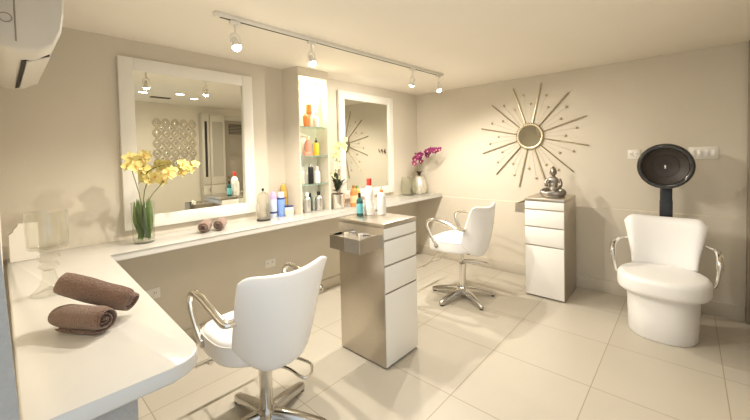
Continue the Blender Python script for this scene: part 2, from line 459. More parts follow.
# ================================================================== TROLLEYS
def trolley(loc, rz, label, pull=0.385, wells=True):
    t = thing('drawer_trolley', label, 'trolley', loc, rz, 'salon drawer trolleys')
    w2, d2, h = 0.1775, 0.22, 0.967
    b = NB()
    box(b, -w2, -d2+0.006, 0.012, -w2+0.014, d2, h-0.03, 0.001)
    box(b, w2-0.014, -d2+0.006, 0.012, w2, d2, h-0.03, 0.001)
    box(b, -w2+0.014, -d2+0.03, 0.012, w2-0.014, d2-0.012, 0.03)
    box(b, -w2+0.02, -d2+0.04, 0.0, w2-0.02, d2-0.03, 0.012)
    finish('cabinet_body', b, M_['steel'], t)
    finish('top_panel', box(NB(), -w2, -d2, h-0.029, w2, d2, h, 0.002), M_['steel'], t)
    for z0, z1 in ((0.016, 0.500), (0.512, 0.682), (0.694, 0.850), (0.862, 0.935)):
        b = NB(); box(b, -w2+0.003, -d2-0.001, z0, w2-0.003, -d2+0.0055, z1, 0.002)
        dr = finish('drawer', b, M_['lam'], t)
        if z1 < 0.93:
            finish('finger_pull', box(NB(), -w2+0.016, -d2+0.008, z1+0.0005, w2-0.016, -d2+0.018, z1+0.0105), M_['steel'], dr)
    finish('back_panel', box(NB(), -w2+0.0145, d2-0.012, 0.013, w2-0.0145, d2+0.001, h-0.031, 0.001), M_['lam'], t)
    # tool tray pulled out on the side
    b = NB()
    X0, X1, Y0, Y1, Z0, Z1 = -pull, -w2-0.0005, -0.205, 0.075, 0.812, 0.902
    box(b, X0, Y0, Z0, X1, Y0+0.006, Z1); box(b, X0, Y1-0.006, Z0, X1, Y1, Z1)
    box(b, X0, Y0+0.006, Z0, X0+0.006, Y1-0.006, Z1); box(b, X0+0.006, Y0+0.006, Z0, X1, Y1-0.006, Z0+0.006)
    box(b, X0+0.006, Y0+0.006, Z1-0.02, X1, Y1-0.006, Z1-0.014)
    tr = finish('tool_tray', b, M_['steel'], t)
    for hx, hy, rr in (((-0.25, -0.11, 0.045), (-0.235, 0.01, 0.032)) if wells else ()):
        b = NB(); torus(b, [(rr, Z1-0.014), (rr+0.006, Z1-0.0138), (rr+0.006, Z1-0.006), (rr, Z1-0.005), (rr-0.002, Z1-0.012)], 24, hx, hy)
        finish('holder_ring', b, M_['chrome'], tr)
        finish('holder_well', lathe(NB(), [(rr-0.001, Z1-0.0139), (rr-0.001, Z1-0.0132), (0, Z1-0.0131)], 24, hx, hy), M_['dark'], tr)
    return t
TC = (1.834, 1.684, 0)
trolley(TC, 0, 'white and steel drawer trolley in the middle of the floor, bottles on top')
# tool cups standing in the tray
for k, (lx, ly) in enumerate(((-0.345, -0.045), (-0.32, -0.15))):
    g = tag(finish('tool_cup', lathe(NB(), [(0.009, 0), (0.012, 0.002), (0.014, 0.035), (0.0128, 0.035), (0.009, 0.006), (0, 0.005)], 18), M_['plate']),
            ('small pale cup at the far edge of the steel tool tray', 'small pale cup at the near edge of the steel tool tray')[k], 'cup', 'cups in the tool tray')
    g.location = (TC[0]+lx, TC[1]+ly, 0.8882)
TD = (3.469+0.220, 0.843+0.1775, 0)
trolley(TD, R(-90), 'white drawer trolley against the right wall with the seated statue on top', 0.275, False)

# ================================================================== SALON CHAIRS
def shell_back(bm, zb, H, w_of_v, curve, tilt, y0, t0, dip, drop=0.03, rise=0.12, nu=26, nv=20, bulge=0.0, flare=0.0):
    """upholstered backrest as a closed loft of sections from bottom to top; the sitter is at +y"""
    rings = []
    for j in range(nv+1):
        v2 = (1-math.cos(j/nv*PI))/2
        w = w_of_v(v2)
        th = t0*(max(0.0, 1-abs(2*v2-1)**8))**0.5 + 0.003
        ring = []
        for side in (0, 1):
            for i in range(nu+1):
                u = -1 + 2*i/nu
                if side: u = -u
                us = math.sin(u*PI/2); au = abs(us)
                y = y0 + curve*us*us*(1-0.35*v2) - tilt*v2 - bulge*math.sin(v2*PI)*(1-us*us) - flare*v2**3*au**3
                zt = H + dip*au**1.6 - drop*(max(0, au-0.72)/0.28)**2.2
                z_b = rise*(max(0, au-0.25)/0.75)**2.4
                e = th*(max(0, 1-au**8))**0.5/2
                ring.append((us*w, y + (e if side else -e), zb + z_b*(1-v2)**1.0 + zt*v2))
        rings.append(ring)
    return loft(bm, rings)

def salon_chair(loc, rz, label, leg_rot, lift=0.0, group='white hydraulic salon chairs'):
    t = thing('salon_chair', label, 'chair', loc, rz, group)
    Z = lift
    # star base
    for k in range(5):
        a = leg_rot + k*2*PI/5 - rz
        ca, sa = math.cos(a), math.sin(a)
        rings = []
        for q, wd, zt, zb in ((0.02, 0.032, 0.102, 0.045), (0.08, 0.031, 0.099, 0.048), (0.17, 0.028, 0.083, 0.038), (0.26, 0.025, 0.060, 0.020), (0.305, 0.023, 0.048, 0.013), (0.325, 0.013, 0.038, 0.013)):
            pr = []
            for (sx, zz) in ((-1, zb), (-1, zt-0.012), (-0.55, zt), (0.55, zt), (1, zt-0.012), (1, zb)):
                pr.append((ca*q - sa*wd*sx, sa*q + ca*wd*sx, zz))
            rings.append(pr)
        lg = finish('leg', loft(NB(), rings), M_['castsil'], t, ang=50)
        finish('foot_pad', lathe(NB(), [(0.018, 0), (0.018, 0.008), (0.012, 0.0135)], 14, ca*0.30, sa*0.30), M_['black'], lg)
    finish('hub', lathe(NB(), [(0.03, 0.03), (0.045, 0.036), (0.05, 0.06), (0.050, 0.100), (0.040, 0.112), (0.0, 0.113)], 24), M_['castsil'], t)
    finish('hydraulic_column', lathe(NB(), [(0.033, 0.10), (0.033, 0.29), (0.036, 0.292), (0.036, 0.335), (0.030, 0.34), (0.016, 0.342), (0.016, 0.446+Z)], 24), M_['chrome'], t)
    b = NB(); tube(b, [(-0.06, 0.0, 0.352), (0.0, -0.045, 0.352), (0.05, -0.13, 0.345), (0.065, -0.235, 0.335), (0.105, -0.245, 0.332), (0.155, -0.19, 0.335), (0.15, -0.13, 0.34), (0.11, -0.06, 0.352), (0.04, 0.01, 0.356)], 0.0075, 10)
    finish('pump_lever', b, M_['chrome'], t)
    finish('seat_plate', box(NB(), -0.11, -0.13, 0.445+Z, 0.11, 0.16, 0.473+Z, 0.004), M_['black'], t)
    # seat
    b = cushion(NB(), 0, 0.045, 0.462+Z, 0.590+Z, 0.258, 0.245, 3.0, 0.035, crown=0.006)
    for v in b.verts:   # waterfall front, narrower at the back
        k = max(0, (v.co.y-0.12))/0.16
        v.co.z -= 0.022*k*k
        q = max(0, -v.co.y/0.19)
        v.co.x *= 1 - 0.30*q*q
    st = finish('seat', b, M_['vinyl'], t, ang=60)
    b = NB()
    rg = sring(0, 0.045, 0.566+Z, 0.2565, 0.2435, 3.0, 48)
    pts = []
    for x, y, z in rg + rg[:1]:
        k = max(0, (y-0.12))/0.16; q = max(0, -y/0.19)
        pts.append((x*(1-0.30*q*q), y, z-0.022*k*k))
    tube(b, pts, 0.004, 6, 0); finish('piping', b, M_['piping'], st)
    # backrest
    b = shell_back(NB(), 0.432+Z, 0.468, lambda v: 0.218 + 0.025*v, 0.105, 0.075, -0.205, 0.050, 0.030, drop=0.032, rise=0.13, bulge=0.025, flare=0.02)
    finish('backrest', b, M_['vinyl'], t, ang=75)
    for sx in (-1, 1):
        b = NB()
        tube(b, [(sx*0.255, 0.13, 0.525+Z), (sx*0.266, 0.15, 0.56+Z), (sx*0.274, 0.205, 0.66+Z), (sx*0.276, 0.225, 0.725+Z), (sx*0.275, 0.19, 0.766+Z), (sx*0.274, 0.11, 0.772+Z),
                 (sx*0.272, -0.03, 0.742+Z), (sx*0.268, -0.125, 0.712+Z), (sx*0.258, -0.15, 0.706+Z), (sx*0.222, -0.155, 0.705+Z)], 0.018, 12, 7, flat=0.8)
        ar = finish('armrest', b, M_['chrome'], t)
        b = NB(); disc_cyl(b, (sx*0.238, 0.13, 0.525+Z), (sx, 0, 0), 0.022, 0.028, 16)
        finish('arm_bracket', b, M_['castsil'], ar)
    b = NB()
    for sx in (-1, 1):
        tube(b, [(sx*0.12, 0.10, 0.45+Z), (sx*0.125, 0.18, 0.425+Z), (sx*0.13, 0.29, 0.32), (sx*0.135, 0.36, 0.26), (sx*0.14, 0.40, 0.258)], 0.0085, 10)
    tube(b, [(-0.205, 0.405, 0.258), (0.205, 0.405, 0.258)], 0.011, 12, 0)
    finish('footrest', b, M_['chrome'], t)
    return t
salon_chair((0.896, 1.640, 0), R(0), 'white salon chair nearest the camera, its back turned, by the left mirror', R(20), -0.012)
salon_chair((3.02, 1.645, 0), R(0), 'white salon chair facing the right mirror, seen from its side', R(25), 0.02)

# ================================================================== DRYER CHAIR AND HOOD
t = thing('dryer_chair', 'white armchair on a solid oval pedestal under the black hood dryer', 'chair', (3.40, 0.142, 0), R(90))
b = loft(NB(), [sring(0, 0, 0.0, 0.205, 0.215, 2.3), sring(0, 0, 0.008, 0.211, 0.222, 2.3), sring(0, 0, 0.16, 0.216, 0.226, 2.3), sring(0, 0, 0.335, 0.222, 0.232, 2.3)])
finish('pedestal', b, M_['vinyl'], t, ang=60)
b = cushion(NB(), 0, 0.03, 0.336, 0.474, 0.280, 0.265, 2.5, 0.04, crown=0.006)
for v in b.verts: v.co.x *= 1 - 0.12*max(0, -v.co.y/0.25)
finish('seat', b, M_['vinyl'], t, ang=60)
b = shell_back(NB(), 0.455, 0.40, lambda v: 0.205+0.062*v**1.3, 0.08, 0.06, -0.215, 0.085, 0.012, drop=0.062, rise=0.02)
finish('backrest', b, M_['vinyl'], t, ang=75)
for sx in (-1, 1):
    b = NB()
    tube(b, [(sx*0.20, -0.20, 0.655), (sx*0.245, -0.19, 0.665), (sx*0.30, -0.12, 0.655), (sx*0.315, -0.03, 0.635), (sx*0.315, 0.02, 0.60), (sx*0.31, 0.03, 0.52), (sx*0.295, 0.03, 0.44), (sx*0.265, 0.03, 0.41)], 0.012, 12, 7)
    ar = finish('armrest', b, M_['chrome'], t)
    b = NB(); tube(b, [(sx*0.303, -0.11, 0.657), (sx*0.316, -0.03, 0.637), (sx*0.317, 0.022, 0.595), (sx*0.314, 0.028, 0.555)], 0.021, 12, 5)
    finish('arm_sleeve', b, M_['chrome'], ar)

t = thing('hood_dryer', 'black oval hood hair dryer on a flat black post behind the white armchair', 'hair dryer', (3.80, 0.135, 0))
b = NB(); box(b, -0.012, -0.041, 0.012, 0.012, 0.041, 1.20, 0.003); finish('post', b, M_['black'], t)
finish('base_plate', box(NB(), -0.10, -0.13, 0, 0.10, 0.13, 0.012, 0.003), M_['black'], t)
finish('sleeve', box(NB(), -0.0145, -0.0435, 0.60, 0.0145, 0.0435, 0.98, 0.003), M_['black'], t)
# hood axis points to -x, tipped slightly down
HM = Matrix.Translation((-0.215, 0, 1.275)) @ Matrix.Rotation(R(-90-4), 4, 'Y') @ Matrix.Scale(1.04, 4)
def hood(prof, mname, name, par, seg=40, fn=lathe):
    b = fn(NB(), prof, seg, sx=1.0, sy=1.0)
    bmesh.ops.transform(b, matrix=HM, verts=b.verts)
    return finish(name, b, M_[mname], par, ang=60)
hd = hood([(0.0, -0.068), (0.08, -0.058), (0.13, -0.03), (0.150, 0.0), (0.165, -0.004), (0.174, -0.02), (0.176, -0.05), (0.165, -0.11), (0.13, -0.165), (0.08, -0.195), (0.0, -0.205)], 'blackgloss', 'hood_shell', t)
hood([(0.140, -0.002), (0.148, 0.010), (0.162, 0.014), (0.174, 0.006), (0.176, -0.008), (0.160, -0.010), (0.146, -0.008)], 'blackgloss', 'rim', hd, fn=torus)
hood([(0.0, -0.061), (0.08, -0.051), (0.128, -0.024), (0.1475, 0.001), (0.1478, 0.003), (0.130, -0.018), (0.08, -0.045), (0.0, -0.055)], 'mesh', 'grille', hd)
b = NB()
for rr, rz_ in ((0.035, -0.048), (0.085, -0.040)): tube(b, [(rr*math.cos(2*PI*k/28), rr*math.sin(2*PI*k/28), rz_) for k in range(29)], 0.0015, 6, 0)
bmesh.ops.transform(b, matrix=HM, verts=b.verts); finish('guard_wire', b, M_['black'], hd)
b = NB(); box(b, -0.022, -0.006, -0.052, 0.006, 0.006, -0.046, 0.002); bmesh.ops.transform(b, matrix=HM, verts=b.verts); finish('heater_clip', b, M_['chrome'], hd)
b = NB(); tube(b, [(-0.03, 0, 1.275), (0.0, 0, 1.24), (0.0, 0, 1.16)], 0.03, 14); finish('neck', b, M_['black'], t)

# ================================================================== SUNBURST MIRROR
t = thing('sunburst_mirror', 'brass sunburst mirror with twelve long rays on the right wall above the statue', 'mirror', (XB, 1.318, 1.590))
def on_b(bm): return bm
b = NB(); lathe(b, [(0.0, 0.012), (0.122, 0.012), (0.122, 0.010), (0.0, 0.010)], 40); RX = Matrix.Rotation(R(-90), 4, 'Y')
bmesh.ops.transform(b, matrix=RX, verts=b.verts); finish('mirror_glass', b, M_['mirror'], t)
b = NB(); torus(b, [(0.120, 0.001), (0.145, 0.001), (0.150, 0.010), (0.145, 0.018), (0.132, 0.021), (0.121, 0.016)], 40)
for k in range(40):
    a = 2*PI*k/40; sphere(b, (0.141*math.cos(a), 0.141*math.sin(a), 0.018), 0.009, u=8, v=6)
bmesh.ops.transform(b, matrix=RX, verts=b.verts); finish('ring_frame', b, M_['gold'], t)
for k in range(12):
    a = R(78+30*k)    # angle from the viewer's right (-y), up z
    dy, dz = -math.cos(a), math.sin(a)
    b = NB(); tube(b, [(-0.010, dy*0.148, dz*0.148), (-0.010, dy*0.585, dz*0.585)], 0.0095, 8, 0, flat=0.7)
    finish('ray', b, M_['gold'], t)
    for da, rr in ((10, 0.36), (20, 0.47)):
        a2 = a + R(da); dy2, dz2 = -math.cos(a2), math.sin(a2)
        b = NB(); sphere(b, (-0.010, dy2*rr, dz2*rr), 0.006, 0.013, 0.013, 10, 8)
        bd = finish('bead', b, M_['gold'], t)
        b = NB(); tube(b, [(-0.008, dy2*0.146, dz2*0.146), (-0.010, dy2*(rr-0.01), dz2*(rr-0.01))], 0.0012, 5, 0)
        finish('wire', b, M_['gold'], bd)

# ================================================================== WALL PLATES
def plate(name, loc, rz, w, h, n, label, sock):
    """local: plate in the xz plane, front towards -y"""
    t = thing(name, label, 'switch' if not sock else 'socket', loc, rz)
    finish('cover_plate', box(NB(), -w/2, -0.007, -h/2, w/2, -0.0005, h/2, 0.002), M_['plate'], t)
    for k in range(n):
        cx = (k-(n-1)/2)*w/n*0.92 if n > 1 else 0
        if sock:
            s_ = finish('socket_face', box(NB(), cx-0.016, -0.0095, -0.02, cx+0.016, -0.0072, 0.02, 0.002), M_['plate'], t)
            for sx in (-1, 1): finish('slot', box(NB(), cx+sx*0.006-0.0015, -0.0102, 0.0, cx+sx*0.006+0.0015, -0.0096, 0.010), M_['dark'], s_)
        else:
            finish('rocker', box(NB(), cx-0.013, -0.0115, -0.027, cx+0.013, -0.0072, 0.027, 0.003), M_['lam'], t)
    return t
plate('power_outlet', (0.700, YA, 0.452), 0, 0.115, 0.075, 2, 'white power outlet on the mirror wall under the counter, beside the white worktop edge', True)
plate('power_outlet', (1.648, YA, 0.441), 0, 0.105, 0.075, 2, 'white power outlet on the wall just above the near salon chair back', True)
plate('power_outlet', (XB, 0.375, 1.372), R(-90), 0.095, 0.085, 2, 'small white wall socket left of the black hood dryer', True)
plate('light_switch', (XB, -0.098, 1.374), R(-90), 0.185, 0.105, 4, 'wide white plate of four switches right of the black hood dryer', False)

# ================================================================== STATUE
t = thing('seated_statue', 'dark silver statue of a cross-legged figure on the white drawer trolley', 'statue', (3.735, 1.005, 0.967), R(90+10)); t.scale = (0.8, 0.8, 1.0)
b = NB()
sphere(b, (0, 0.0, 0.105), 0.052, 0.040, 0.06); sphere(b, (0, 0, 0.155), 0.066, 0.040, 0.042); sphere(b, (0, 0.0, 0.07), 0.058, 0.048, 0.04)
tube(b, [(0, 0, 0.18), (0, 0.002, 0.215)], 0.02, 12, 0)
sphere(b, (0, 0.006, 0.240), 0.038, 0.040, 0.042); sphere(b, (0, 0.0, 0.262), 0.038, 0.038, 0.026); sphere(b, (0, -0.004, 0.286), 0.018, 0.018, 0.014)
sphere(b, (0, 0.045, 0.236), 0.006, 0.009, 0.010)
for sx in (-1, 1):
    sphere(b, (sx*0.037, 0.0, 0.234), 0.006, 0.009, 0.017)
    tube(b, [(sx*0.055, 0.02, 0.052), (sx*0.11, 0.06, 0.042), (sx*0.125, 0.085, 0.036)], [0.038, 0.036, 0.03], 12)
    tube(b, [(sx*0.122, 0.085, 0.034), (sx*0.06, 0.115, 0.030), (-sx*0.03, 0.118, 0.030 + 0.012*(sx+1))], [0.030, 0.025, 0.02], 12)
    sphere(b, (sx*0.115, 0.078, 0.036), 0.034, 0.034, 0.03)
    tube(b, [(-sx*0.03, 0.118, 0.040+0.01*sx), (-sx*0.065, 0.105, 0.05)], 0.015, 10, 0)
tube(b, [(-0.064, 0, 0.168), (-0.085, 0.008, 0.13), (-0.082, 0.03, 0.095)], [0.022, 0.021, 0.018], 12)
tube(b, [(-0.082, 0.03, 0.095), (-0.04, 0.07, 0.075), (0.0, 0.082, 0.068)], [0.018, 0.015, 0.012], 12)
sphere(b, (0.0, 0.084, 0.066), 0.026, 0.016, 0.010)
tube(b, [(0.064, 0, 0.168), (0.085, 0.01, 0.13), (0.078, 0.035, 0.105)], [0.022, 0.021, 0.018], 12)
tube(b, [(0.078, 0.035, 0.105), (0.06, 0.06, 0.13), (0.048, 0.066, 0.15)], [0.017, 0.014, 0.011], 12)
sphere(b, (0.046, 0.068, 0.160), 0.012, 0.008, 0.02)
sphere(b, (0, 0.03, 0.030), 0.10, 0.08, 0.026)
st = finish('figure', b, M_['bronze'], t)
rm = st.modifiers.new('remesh', 'REMESH'); rm.mode = 'VOXEL'; rm.voxel_size = 0.0045; rm.use_smooth_shade = True
sm = st.modifiers.new('smooth', 'SMOOTH'); sm.iterations = 4; sm.factor = 0.5
finish('plinth', loft(NB(), [sring(0, 0.045, 0.0, 0.128, 0.092, 2.4), sring(0, 0.045, 0.010, 0.130, 0.094, 2.4), sring(0, 0.045, 0.016, 0.122, 0.088, 2.4)]), M_['bronze'], t)

# ================================================================== TOWELS
def towel_roll(name, mname, p0, p1, rad, label, group, turns=3.2, seed=0, flip=False, squash=0.93, flap=False):
    rnd = random.Random(seed)
    p0, p1 = Vector(p0), Vector(p1); T = (p1-p0); L = T.length; T.normalize()
    up = Vector((0, 0, 1)); N = (up - T*up.dot(T)).normalized(); B = T.cross(N)
    n = int(turns*26); th = rad/(turns+0.55)
    nl = 14
    b = NB(); out = []; inn = []
    for j in range(nl+1):
        s_ = j/nl; ro, ri = [], []
        e = 0.006*(1-min(1, min(s_, 1-s_)*9))     # rounded ends
        for i in range(n+1):
            a = 2*PI*turns*i/n*(-1 if flip else 1) - PI*0.35
            rr = rad*(0.16+0.84*i/n)*(1+0.02*math.sin(3*a+j*0.7)+0.012*math.sin(j*1.1+seed))
            ax = s_*L + 0.006*math.sin(i/n*9+seed)*(1 if s_ > 0.5 else -1)*(0 if 0 < j < nl else 1)
            for lst, q in ((ro, rr-e), (ri, rr-th*0.86+e*0.3)):
                q = max(q, 0.001)
                lst.append(p0 + T*ax + N*(q*math.sin(a)*squash) + B*(q*math.cos(a)))
        out.append([b.verts.new(x) for x in ro]); inn.append([b.verts.new(x) for x in ri])
    for j in range(nl):
        for i in range(n):
            b.faces.new((out[j][i], out[j][i+1], out[j+1][i+1], out[j+1][i]))
            b.faces.new((inn[j][i+1], inn[j][i], inn[j+1][i], inn[j+1][i+1]))
        for i in (0, n):
            b.faces.new((out[j][i], out[j+1][i], inn[j+1][i], inn[j][i]) if i else (inn[j][i], inn[j+1][i], out[j+1][i], out[j][i]))
    for j, fl in ((0, False), (nl, True)):
        for i in range(n):
            q = (out[j][i], inn[j][i], inn[j][i+1], out[j][i+1])
            b.faces.new(q if not fl else tuple(reversed(q)))
    t = finish(name, b, M_[mname], None, ang=80)
    return tag(t, label, 'towel', group)
towel_roll('rolled_towel', 'towel', (0.114, 1.500, HK+0.044), (0.207, 1.352, HK+0.044), 0.047, 'dark brown rolled towel lying on the worktop, spiral end toward the camera', 'dark brown towels', 3.0, 1)
towel_roll('rolled_towel', 'towel', (0.128, 1.575, HK+0.133), (0.297, 1.440, HK+0.050), 0.049, 'dark brown rolled towel leaning on top of the other dark brown roll', 'dark brown towels', 2.4, 2)
towel_roll('rolled_towel', 'towel2', (1.068, 2.765, HK+0.044), (0.965, 2.595, HK+0.044), 0.046, 'taupe rolled towel under the left mirror, left of the pair', 'taupe towels', 3.0, 3)
towel_roll('rolled_towel', 'towel2', (1.180, 2.765, HK+0.044), (1.069, 2.585, HK+0.044), 0.046, 'taupe rolled towel under the left mirror, right of the pair', 'taupe towels', 3.0, 4)

# ================================================================== GLASS GOBLET, STEPPED BLOCK
t = thing('glass_goblet', 'large clear glass goblet with a knobbly stem at the left of the worktop', 'goblet', (0.124, 1.955, HK))
b = NB(); lathe(b, [(0.062, 0.190), (0.064, 0.195), (0.0655, 0.26), (0.066, 0.338), (0.064, 0.340), (0.0625, 0.335), (0.062, 0.26), (0.060, 0.200), (0.03, 0.192), (0.0, 0.191)], 36); 
finish('bowl', b, M_['glass'], t)
b = NB(); lathe(b, [(0.0, 0.188), (0.030, 0.1885), (0.034, 0.180), (0.022, 0.170), (0.030, 0.160), (0.036, 0.148), (0.028, 0.136), (0.020, 0.131), (0.028, 0.122), (0.032, 0.113), (0.024, 0.104), (0.018, 0.098), (0.0, 0.097)], 28, ribs=8, ribd=0.05)
finish('stem', b, M_['glass'], t)
b = NB(); lathe(b, [(0.0, 0.096), (0.018, 0.0955), (0.022, 0.07), (0.032, 0.035), (0.050, 0.012), (0.061, 0.004), (0.061, 0.0), (0.046, 0.0), (0.02, 0.02), (0.0, 0.03)], 32)
finish('foot', b, M_['glass'], t)
b = NB()
poly = [(0.0, 0), (0.115, 0), (0.115, 0.205), (0.035, 0.205), (0.035, 0.19), (0.018, 0.178), (0.018, 0.160), (0.0, 0.150)]
loft(b, [[(x, -0.02, z) for x, z in poly], [(x, 0.02, z) for x, z in poly]])
bmesh.ops.bevel(b, geom=b.edges[:], offset=0.002, segments=2, affect='EDGES')
o = tag(finish('stepped_block', b, M_['plate']), 'white block with a stepped corner in the counter corner behind the goblet', 'ornament')
o.location = (0.022, 2.74, HK)

# ================================================================== PLANTS
def petal(bm, L, W, ang, cup=0.25, z=0.0, tilt=0.15):
    """petal along direction ang in the xy plane, flower faces +z"""
    rows = 5; vs = []
    ca, sa = math.cos(ang), math.sin(ang)
    for side in (1, -1):
        g = []
        for i in range(rows+1):
            s_ = i/rows; wd_ = W*math.sin(PI*min(1, (0.12+0.86*s_)))**0.8
            r_ = []
            for k in (-1, -0.5, 0, 0.5, 1):
                x, y = s_*L, k*wd_/2
                zz = z + tilt*x - cup*x*x/L*0.5 + 0.12*W*k*k + side*0.0006
                r_.append(bm.verts.new((ca*x - sa*y, sa*x + ca*y, zz)))
            g.append(r_)
        vs.append(g)
    for si, g in enumerate(vs):
        for a, b_ in zip(g, g[1:]):
            for i in range(4):
                f = (a[i], a[i+1], b_[i+1], b_[i])
                bm.faces.new(f if si == 0 else tuple(reversed(f)))
def flower_proto(mname, mheart, size):
    b = NB()
    for k, (L, W) in enumerate(((0.5, 0.30), (0.55, 0.5), (0.5, 0.28), (0.5, 0.28), (0.55, 0.5))):
        petal(b, L*size, W*size, PI/2 + k*2*PI/5, 0.3, 0.001*k)
    fo = finish('flower', b, M_[mname], None, ang=80)
    b = NB(); sphere(b, (0, 0.0, 0.06*size), 0.07*size, 0.07*size, 0.08*size, 10, 8); petal(b, 0.22*size, 0.2*size, -PI/2, 0.9, 0.05*size, 0.5)
    h = finish('flower_lip', b, M_[mheart], fo, ang=80)
    return fo, h
used_proto = {}
def place_flower(proto, parent, pos, face, roll, scale):
    fo, h = proto
    key = fo.name
    if key not in used_proto:
        used_proto[key] = True; o, hh = fo, h
    else:
        o = fo.copy(); COL.objects.link(o); hh = h.copy(); COL.objects.link(hh); hh.parent = o
    o.parent = parent
    q = Vector(face).normalized().to_track_quat('Z', 'Y')
    o.rotation_mode = 'QUATERNION'; o.rotation_quaternion = q @ Euler((0, 0, roll)).to_quaternion()
    o.location = pos; o.scale = (scale,)*3
    return o
def leaf(bm, p0, p1, p2, W, n=8):
    pts = crom([p0, p1, p2], n//2); m_ = len(pts); L_, R_, C_ = [], [], []
    d = (Vector(p2)-Vector(p0)); sd = d.cross(Vector((0, 0, 1)))
    if sd.length < 1e-5: sd = Vector((1, 0, 0))
    sd.normalize()
    rings = []
    for i, p in enumerate(pts):
        s_ = i/(m_-1); wv = W*max(0.06, math.sin(PI*(0.08+0.9*s_)))**0.8
        nrm = Vector((0, 0, 1)) if abs(d.normalized().z) < 0.95 else Vector((0, 1, 0))
        rings.append([p - sd*wv/2, p + nrm*0.0012 - nrm*0.0, p + sd*wv/2, p - nrm*0.0022])
    loft(bm, rings)
def flower_stem(t, pts, proto, n, f0, size_rng, face, spread, seed, mname='stem', rad=0.0028):
    rnd = random.Random(seed)
    finish('flower_stem', tube(NB(), pts, rad, 7), M_[mname], t)
    P = crom(pts, 10)
    for k in range(n):
        s_ = f0 + (1-f0)*k/(n-1); p = P[min(len(P)-1, int(s_*(len(P)-1)))]
        off = Vector((rnd.uniform(-1, 1), rnd.uniform(-1, 0.6), rnd.uniform(-1, 1)))*spread
        fc = Vector(face) + Vector((rnd.uniform(-.6, .6), rnd.uniform(-.5, .5), rnd.uniform(-.5, .5)))
        place_flower(proto, t, p+off, fc, rnd.uniform(-0.5, 0.5), rnd.uniform(*size_rng))

# yellow orchid in a straight glass vase
VX, VY = 0.622, 2.650
b = NB(); lathe(b, [(0.050, 0.0), (0.053, 0.002), (0.054, 0.02), (0.056, 0.15), (0.0585, 0.268), (0.0565, 0.268), (0.054, 0.15), (0.052, 0.022), (0.0, 0.020)], 32)
o = tag(finish('flower_vase', b, M_['glassg']), 'straight clear glass vase holding green stems and the yellow orchid', 'vase'); o.location = (VX, VY, HK); o.scale = (1.12, 1.12, 1.0)
t = thing('yellow_orchid', 'pale yellow orchid sprays with green leaves, standing in the straight glass vase', 'orchid', (VX, VY, HK+0.021))
rnd = random.Random(3)
for k in range(18):
    a = 2*PI*k/18 + rnd.uniform(-.2, .2); rr = rnd.uniform(0.018, 0.034)
    h = rnd.uniform(0.20, 0.275); a2 = a + rnd.uniform(0.5, 1.6)
    b = NB(); leaf(b, (rr*math.cos(a2), rr*math.sin(a2), 0.003), (0.046*math.cos(a), 0.046*math.sin(a), h*0.5), (0.048*math.cos(a), 0.048*math.sin(a), h), 0.026, 8)
    finish('leaf', b, M_['leafg'], t)
yp = flower_proto('yellow', 'orange', 0.085)
flower_stem(t, [(0.0, 0.0, 0.01), (-0.01, -0.01, 0.24), (-0.035, -0.02, 0.37), (-0.055, -0.03, 0.46), (-0.045, -0.05, 0.53), (0.01, -0.06, 0.50)], yp, 9, 0.60, (0.8, 1.1), (-0.25, -1, 0.15), 0.035, 5)
flower_stem(t, [(0.01, 0.005, 0.01), (0.03, -0.01, 0.24), (0.09, -0.03, 0.34), (0.16, -0.04, 0.43), (0.24, -0.05, 0.465), (0.31, -0.055, 0.475)], yp, 10, 0.52, (0.75, 1.05), (-0.25, -1, 0.1), 0.030, 8)
flower_stem(t, [(-0.005, 0.01, 0.01), (0.005, 0.0, 0.25), (0.02, -0.03, 0.36), (0.06, -0.05, 0.41), (0.10, -0.06, 0.40)], yp, 6, 0.62, (0.7, 1.0), (-0.3, -1, 0.0), 0.03, 12)

# cream orchid in a silver pot with dark leaves
PX, PY = 2.335, 2.690
b = NB(); lathe(b, [(0.068, 0.0), (0.072, 0.003), (0.077, 0.13), (0.079, 0.145), (0.075, 0.146), (0.072, 0.138), (0.0, 0.136)], 30)
o = tag(finish('plant_pot', b, M_['silverpot']), 'shiny silver plant pot just right of the lit niche', 'pot'); o.location = (PX, PY, HK)
t = thing('cream_orchid', 'cream orchid with dark glossy leaves growing from the silver pot', 'orchid', (PX, PY, HK+0.1465))
finish('soil', lathe(NB(), [(0.058, 0.0), (0.056, 0.006), (0.0, 0.012)], 20), M_['soil'], t)
rnd = random.Random(11)
for k in range(16):
    a = 2*PI*k/16 + rnd.uniform(-.3, .3); h = 0.04 + 0.15*rnd.random(); q = rnd.uniform(0.04, 0.11)
    b = NB(); leaf(b, (0.01*math.cos(a), 0.01*math.sin(a), 0.008+h*0.35), (q*0.6*math.cos(a), q*0.6*math.sin(a), h), (q*math.cos(a), min(q*math.sin(a), 0.1), h+rnd.uniform(-0.01, 0.06)), 0.045)
    finish('leaf', b, M_['leafd'], t)
cp = flower_proto('cream', 'yellow', 0.062)
flower_stem(t, [(0.0, 0.0, 0.008), (-0.02, -0.01, 0.16), (-0.03, -0.02, 0.32), (0.0, -0.04, 0.46), (0.055, -0.06, 0.53)], cp, 16, 0.30, (0.9, 1.25), (-0.4, -1, 0.0), 0.036, 21)

